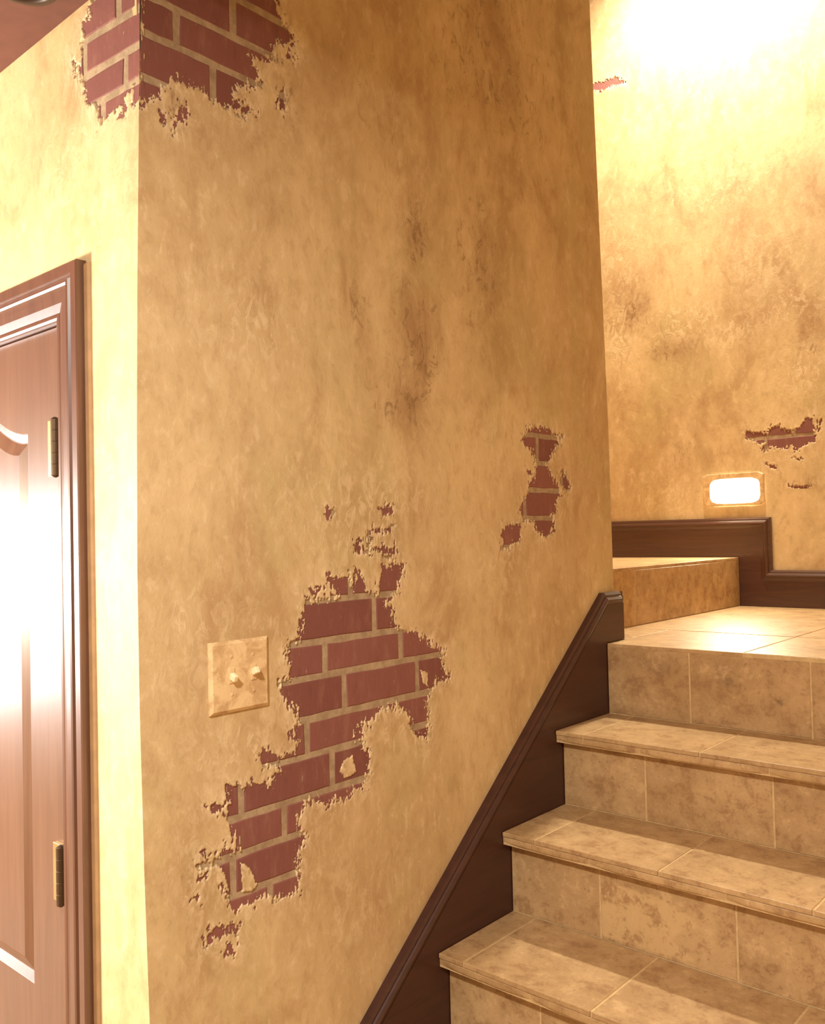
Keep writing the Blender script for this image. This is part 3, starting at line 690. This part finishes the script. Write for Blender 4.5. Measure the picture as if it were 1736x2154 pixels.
for k in range(0, 7):
    y = YN-k*GO; zt = -k*RI
    # riser tiles under this tread
    zb2 = zt-RI+0.001; ztop = zt-(0.0105 if k == 0 else 0.0285)
    if zb2 < FLOOR: zb2 = FLOOR+0.001
    e = rjoints(RJ.get(k, 0.235), SX0+0.001, SX1-0.001)
    for i, (a, b) in enumerate(zip(e[:-1], e[1:])):
        pale = pale_patch if (k == 2 and i == 1) else None
        dark = dark_streak if (k == 0 and i in (0, 1)) else None
        fine = bool(pale or dark)
        grid_face_tile('riser_tile', a+(GJ if i else 0), b-GJ, zb2, ztop, y, TILE, 56 if fine else 2, 34 if fine else 2, pale, dark)
    if k == 0: continue
    e = rjoints(TJ.get(k, 0.37), SX0+0.001, SX1-0.001)
    for i, (a, b) in enumerate(zip(e[:-1], e[1:])):
        tile_top(a+(GJ if i else 0), b-GJ, y-NO, y+GO-0.0005, zt)
    e = rjoints(LJ.get(k, 0.235), SX0+0.001, SX1-0.001)
    for i, (a, b) in enumerate(zip(e[:-1], e[1:])):
        lip_tile(a+(0.0008 if i else 0), b-0.0008, y-NO+0.0014, zt, i == 0)
# landing tiles
ye = [YN+0.0002, YN+0.36, YN+0.76, YB-0.0155]
for j_, (ya, yb2) in enumerate(zip(ye[:-1], ye[1:])):
    xe = [SX0+0.001, 0.372, 0.80, SX1-0.001]
    if ya > 1.4: xe = [XR+0.0015, 0.372, 0.80, SX1-0.001]
    for i, (a, b) in enumerate(zip(xe[:-1], xe[1:])):
        if j_ == 0 and i == 0:
            tile_top(a, b-GJ, ya, yb2-GJ, 0, name='landing_tile')
        else: tile_top(a+(GJ if i else 0), b-GJ, ya+GJ, yb2-GJ, 0, name='landing_tile')
tile_top(XR+0.0015, SX0-0.0005, 1.4195, YN+0.36-GJ, 0, name='landing_tile')
# riser of the upper flight (faces +x)
ue = [1.405, 1.726, 2.062, 2.393, YB-0.0155]
for i, (a, b) in enumerate(zip(ue[:-1], ue[1:])):
    grid_face_tile('riser_tile', a+GJ, b-GJ, 0.0012, RI-0.0105, -XR, TILE, 2, 2, None, None, 'x', fl)
# upper landing tiles
for xa, xb in ((-0.46, XR-0.0), (-0.86, -0.46), (-1.26, -0.86), (-1.595, -1.26)):
    for ya, yb2 in ((1.402, 1.77), (1.77, 2.17), (2.17, YB-0.0155)):
        tile_top(xa+(GJ if xa > -1.59 else 0), xb-(0 if xb == XR else GJ), ya+GJ, yb2-GJ, RI, name='landing_tile')

# ------------------------------------------------------------------ door with casing
dr = empty('door_1', (DX1, 0.0, FLOOR)); dr['kind'] = 'structure'
D0 = Vector((DX1, 0.0, FLOOR))
FD = 0.006                       # front face of the door leaf (y)
LX0, LX1, LZ0, LZ1 = DX0+0.004, DX1-0.006, FLOOR+0.008, DTOP-0.006
PX0, PX1 = LX0+0.122, LX1-0.122   # panel outer outline
PXR = -0.376; PXL = LX0+LX1-PXR
def arch(x, z0, rise):
    c = (PXL+PXR)/2; h = (PXR-PXL)/2; t = max(0, min(1, (h-abs(x-c))/h))
    return z0+rise*(1-math.cos(math.pi*t))/2
NA = 24
def outline(inset, zlo, zhi, rise):
    xs = [PXR-inset-(PXR-PXL-2*inset)*i/NA for i in range(NA+1)]
    pts = [(PXR-inset, zlo+inset)]
    pts += [(x, arch(PXL+(x-(PXL+inset))*(PXR-PXL)/(PXR-PXL-2*inset), zhi-inset, rise)) for x in xs]
    pts += [(PXL+inset, zlo+inset)]
    return pts
def leaf():
    V_ = []; F_ = []
    def add(p): V_.append(tuple(Vector(p)-D0)); return len(V_)-1
    panels = [(-0.477, 0.484, 0.078), (LZ0+0.22, -0.477-0.12, 0.0)]
    rings = []
    prof = [(0, FD), (0.0015, FD+0.001), (0.0150, FD+0.0075), (0.0170, FD+0.0075), (0.0360, FD+0.0005), (0.038, FD+0.0005)]
    for (zl, zh, rs) in panels:
        R_ = []
        for (ins, yy) in prof: R_.append([add((x, yy, z)) for x, z in outline(ins, zl, zh, rs)])
        for A_, B_ in zip(R_[:-1], R_[1:]):
            n_ = len(A_)
            for i in range(n_): k_ = (i+1) % n_; F_.append((A_[i], A_[k_], B_[k_], B_[i]))
        F_.append(tuple(R_[-1])); rings.append(R_[0])
    # stiles and rails around the panels
    A_ = rings[0]; B_ = rings[1]
    def col(x, z): return add((x, FD, z))
    # right stile
    F_.append((col(PXR, LZ0), col(LX1, LZ0), col(LX1, LZ1), col(PXR, LZ1)))
    F_.append((col(LX0, LZ0), col(PXL, LZ0), col(PXL, LZ1), col(LX0, LZ1)))
    for i in range(1, NA+1):      # top rail strips over the arch
        a, b = A_[i], A_[i+1]; xa, xb = V_[a][0]+D0.x, V_[b][0]+D0.x
        F_.append((b, a, col(xa, LZ1), col(xb, LZ1)))
    F_.append((col(PXL, -0.597), col(PXR, -0.597), col(PXR, -0.477), col(PXL, -0.477)))
    F_.append((col(PXL, LZ0), col(PXR, LZ0), col(PXR, LZ0+0.22), col(PXL, LZ0+0.22)))
    m_ = MB(); m_.add(V_, F_)
    a = Vector((LX0, FD, LZ0))-D0; b = Vector((LX1, FD+0.04, LZ1))-D0
    vs = [(a.x, a.y, a.z), (b.x, a.y, a.z), (b.x, a.y, b.z), (a.x, a.y, b.z), (a.x, b.y, a.z), (b.x, b.y, a.z), (b.x, b.y, b.z), (a.x, b.y, b.z)]
    m_.add(vs, [(4, 7, 6, 5), (0, 4, 5, 1), (1, 5, 6, 2), (2, 6, 7, 3), (3, 7, 4, 0)])
    o = m_.build('door_leaf', DOORWOOD, dr)
    bm = bmesh.new(); bm.from_mesh(o.data); bmesh.ops.remove_doubles(bm, verts=bm.verts, dist=1e-5)
    bmesh.ops.triangulate(bm, faces=[f for f in bm.faces if len(f.verts) > 4]); bmesh.ops.recalc_face_normals(bm, faces=bm.faces)
    bm.to_mesh(o.data); bm.free(); return o
leafo = leaf()
# jamb
m_ = MB()
for (x0, x1, z0, z1) in ((DX1-0.004, DX1+0.012, FLOOR, DTOP), (DX0-0.012, DX0+0.002, FLOOR, DTOP), (DX0-0.012, DX1+0.012, DTOP-0.004, DTOP+0.012)):
    m_.box(x0-D0.x, x1-D0.x, -0.001, 0.12, z0-FLOOR, z1-FLOOR)
m_.build('jamb', CASEWOOD, dr)
pc = lambda u, v, h: (u-D0.x, -0.0005-h, v-FLOOR)
cpath = [(-0.1525, FLOOR+0.001), (-0.1525, 0.741), (DX0-DX1-0.1525+DX0-DX1-0.0+0.0 if False else (DX0+DX1)+0.1525, 0.741), ((DX0+DX1)+0.1525, FLOOR+0.001)]
cprof = [(0, 0), (0, 0.0165), (0.003, 0.018), (0.018, 0.018), (0.0205, 0.0145), (0.0235, 0.0145), (0.027, 0.0185), (0.031, 0.0195), (0.035, 0.0175), (0.0375, 0.0140), (0.046, 0.0135), (0.058, 0.0125), (0.072, 0.0085), (0.0745, 0.0095), (0.079, 0.0100), (0.0835, 0.0085), (0.0845, 0.006), (0.0845, 0)]
sweep('casing', cpath, cprof, pc, CASEWOOD, dr, side=-1)
bpath = [(-0.1385, FLOOR+0.001), (-0.1385, 0.737), ((DX0+DX1)+0.1385, 0.737), ((DX0+DX1)+0.1385, FLOOR+0.001)]
TANSTRIP = plain('tan_strip', (0.42, 0.25, 0.12), 0.5)  # thin tan strip along the outer edge of the casing
sweep('back_strip', bpath, [(0, 0), (0.001, 0.003), (0.004, 0.0045), (0.0138, 0.0045), (0.0138, 0)], pc, TANSTRIP, dr, side=-1)
# hinges
def hinge(zc):
    h = empty('hinge', (DX1-0.010-D0.x, 0.0, zc-FLOOR), dr)
    H = 0.0475
    box_obj('hinge_leaf', -0.030, -0.004, -0.0025+FD-0.006, FD-0.0002, -H, H, BRASS, h, 0.0006)
    # knuckle: stacked barrels
    vs = []; f = []; n_ = 14; r = 0.0075
    zz = []
    for i in range(5):
        a, b = -H+i*2*H/5+0.0003, -H+(i+1)*2*H/5-0.0003
        zz += [(a, r-0.0005), (a+0.0005, r), (b-0.0005, r), (b, r-0.0005)]
    zz = [(-H-0.003, 0.002), (-H-0.001, r*0.7)]+zz+[(H+0.001, r*0.7), (H+0.003, 0.002)]
    for (z, rr) in zz:
        for i in range(n_): t = 2*math.pi*i/n_; vs.append((0.004+rr*math.cos(t), -0.0065+rr*math.sin(t), z))
    for j_ in range(len(zz)-1):
        for i in range(n_): k_ = (i+1) % n_; f.append((j_*n_+i, j_*n_+k_, (j_+1)*n_+k_, (j_+1)*n_+i))
    f.append(tuple(reversed(range(n_)))); f.append(tuple((len(zz)-1)*n_+i for i in range(n_)))
    mesh_obj('hinge_knuckle', vs, f, AGED, h, False)
AGED = plain('aged_dark_brass', (0.10, 0.055, 0.025), 0.5, 0.6)
hinge(0.449); hinge(-0.258); hinge(-0.965)
# door handle on the far side
kn = MB()
prof_k = [(0.0, 0.030), (0.006, 0.030), (0.010, 0.014), (0.035, 0.012), (0.045, 0.024), (0.060, 0.027), (0.070, 0.018), (0.073, 0.0)]
vs = []; f = []; n_ = 20
for (d_, r_) in prof_k:
    for i in range(n_): t = 2*math.pi*i/n_; vs.append((DX0+0.07-D0.x+r_*math.cos(t), FD-d_, -0.42-FLOOR+r_*math.sin(t)))
for j_ in range(len(prof_k)-1):
    for i in range(n_): k_ = (i+1) % n_; f.append((j_*n_+i, (j_+1)*n_+i, (j_+1)*n_+k_, j_*n_+k_))
mesh_obj('door_knob', vs, f, BRASS, dr, True)

# ------------------------------------------------------------------ light switch
sw = empty('light_switch', (0.0, 0.170, 0.070))
tag(sw, 'double toggle light switch plate painted like the aged wall left of the exposed bricks', 'light switch')
def plate(name, hw, hh, th, mat, parent, bev):
    vs = []; n = 1
    m_ = MB(); m_.add([(0, -hw, -hh), (0, hw, -hh), (0, hw, hh), (0, -hw, hh), (th, -hw+bev, -hh+bev), (th, hw-bev, -hh+bev), (th, hw-bev, hh-bev), (th, -hw+bev, hh-bev), (th*0.45, -hw, -hh), (th*0.45, hw, -hh), (th*0.45, hw, hh), (th*0.45, -hw, hh)],
        [(3, 2, 1, 0), (4, 5, 6, 7), (0, 1, 9, 8), (1, 2, 10, 9), (2, 3, 11, 10), (3, 0, 8, 11), (8, 9, 5, 4), (9, 10, 6, 5), (10, 11, 7, 6), (11, 8, 4, 7)])
    return m_.build(name, mat, parent)
SWM = plain('mottled_cream_plate', (0.70, 0.50, 0.27), 0.35)
def plate_paint():
    m, nt, b = new_mat('hand_painted_plate'); P = pos(nt)
    n1 = noise(nt, P, 28, 5, 0.7, 0.6); n2 = noise(nt, P, 90, 4, 0.7)
    c = mix(nt, ramp(nt, n1, 0.38, 0.62), (0.56, 0.36, 0.18), (0.78, 0.57, 0.31))
    c = mix(nt, mathn(nt, 'MULTIPLY', ramp(nt, n2, 0.62, 0.72), 0.6), c, (0.34, 0.19, 0.09))
    nt.links.new(c, b.inputs['Base Color']); b.inputs['Roughness'].default_value = 0.35
    return m
PP = plate_paint()
plate('cover_plate', 0.0585, 0.0570, 0.0065, PP, sw, 0.005)
for yy, up_ in ((-0.018, -1), (0.0255, 1)):
    tg = empty('toggle', (0.0065, yy, 0.002), sw)
    box_obj('toggle_slot', -0.0005, 0.0014, -0.0055, 0.0055, -0.0125, 0.0125, PP, tg, 0.0006)
    o = box_obj('toggle_lever', 0.0, 0.013, -0.0042, 0.0042, -0.0055, 0.0055, plain('ivory_lever', (0.85, 0.70, 0.45), 0.25), tg, 0.0016)
    o.rotation_euler = (0, -0.42*up_, 0)
    for s_ in (1, -1):
        vs = []; f = []
        for (d_, r_) in ((0.0, 0.0030), (0.0006, 0.0030), (0.0011, 0.0018)):
            for i in range(12): t = 2*math.pi*i/12; vs.append((d_, r_*math.cos(t), 0.030*s_+r_*math.sin(t)))
        for j_ in range(2):
            for i in range(12): k_ = (i+1) % 12; f.append((j_*12+i, j_*12+k_, (j_+1)*12+k_, (j_+1)*12+i))
        f.append(tuple(24+i for i in range(12)))
        mesh_obj('screw', vs, f, PP, tg)

# ------------------------------------------------------------------ recessed step light
sl = empty('step_light', (-0.124, YB-0.0005, 0.430))
tag(sl, 'glowing rectangular step light set low in the wall above the dark baseboard', 'light')
GLOW = plain('lit_lens', (0.9, 0.8, 0.6), 0.4, 0, (1.0, 0.90, 0.64), 140.0)
hw, hh = 0.115, 0.060
m_ = MB()
# frame ring with sloped faces
iw0, iw1, ih0, ih1 = -0.086, 0.100, -0.052, 0.040
NR = 40
def sq(t, a0, a1, b0, b1, p):
    c, s = math.cos(t), math.sin(t); r = (abs(c)**p+abs(s)**p)**(-1.0/p)
    return ((a0+a1)/2+(a1-a0)/2*r*c, (b0+b1)/2+(b1-b0)/2*r*s)
TS = [2*math.pi*(i+0.5)/NR for i in range(NR)]
out = [sq(t, -hw, hw, -hh, hh, 40) for t in TS]; inn = [sq(t, iw0, iw1, ih0, ih1, 5) for t in TS]
vs = []; f = []
for ring_, y_, k_ in ((out, 0, 1), (out, -0.006, 1), (out, -0.0085, 0.965), (inn, -0.0085, 1), (inn, -0.002, 0.985)):
    vs += [(x*k_, y_, z*k_) for x, z in ring_]
for r_ in range(4):
    for i in range(NR): k_ = (i+1) % NR; f.append((r_*NR+i, r_*NR+k_, (r_+1)*NR+k_, (r_+1)*NR+i))
o = mesh_obj('face_plate', vs, f, PP, sl); fix_normals(o)
cx_, cz_ = (iw0+iw1)/2, (ih0+ih1)/2; vs = []; f = []
for q, (k_, y_) in enumerate(((0.985, -0.0022), (0.93, -0.0075), (0.8, -0.0095), (0.4, -0.0105))):
    vs += [(cx_+(x-cx_)*k_, y_, cz_+(z-cz_)*k_) for x, z in inn]
for r_ in range(3):
    for i in range(NR): k_ = (i+1) % NR; f.append((r_*NR+i, r_*NR+k_, (r_+1)*NR+k_, (r_+1)*NR+i))
f.append(tuple(3*NR+i for i in range(NR)))
o = mesh_obj('lens', vs, f, GLOW, sl); fix_normals(o)

# ------------------------------------------------------------------ round fixture on the hall ceiling
cf = empty('ceiling_light', (-0.160, -0.094, CEIL))
tag(cf, 'small dark round fixture on the red-brown ceiling, cut by the frame near the brick corner', 'light fixture')
def ring(name, prof, mat, parent, n=40):
    vs = []; f = []
    for (r_, z_) in prof:
        for i in range(n): t = 2*math.pi*i/n; vs.append((r_*math.cos(t), r_*math.sin(t), z_))
    for j_ in range(len(prof)-1):
        for i in range(n): k_ = (i+1) % n; f.append((j_*n+i, j_*n+k_, (j_+1)*n+k_, (j_+1)*n+i))
    o = mesh_obj(name, vs, f, mat, parent, True); fix_normals(o); return o
ring('trim_ring', [(0.054, -0.0005), (0.056, -0.004), (0.053, -0.008), (0.045, -0.010), (0.040, -0.008), (0.038, -0.0006)], DARKM, cf)
ring('baffle', [(0.038, -0.0008), (0.036, -0.0030), (0.020, -0.0035), (0.001, -0.0035)], DARKM, cf)
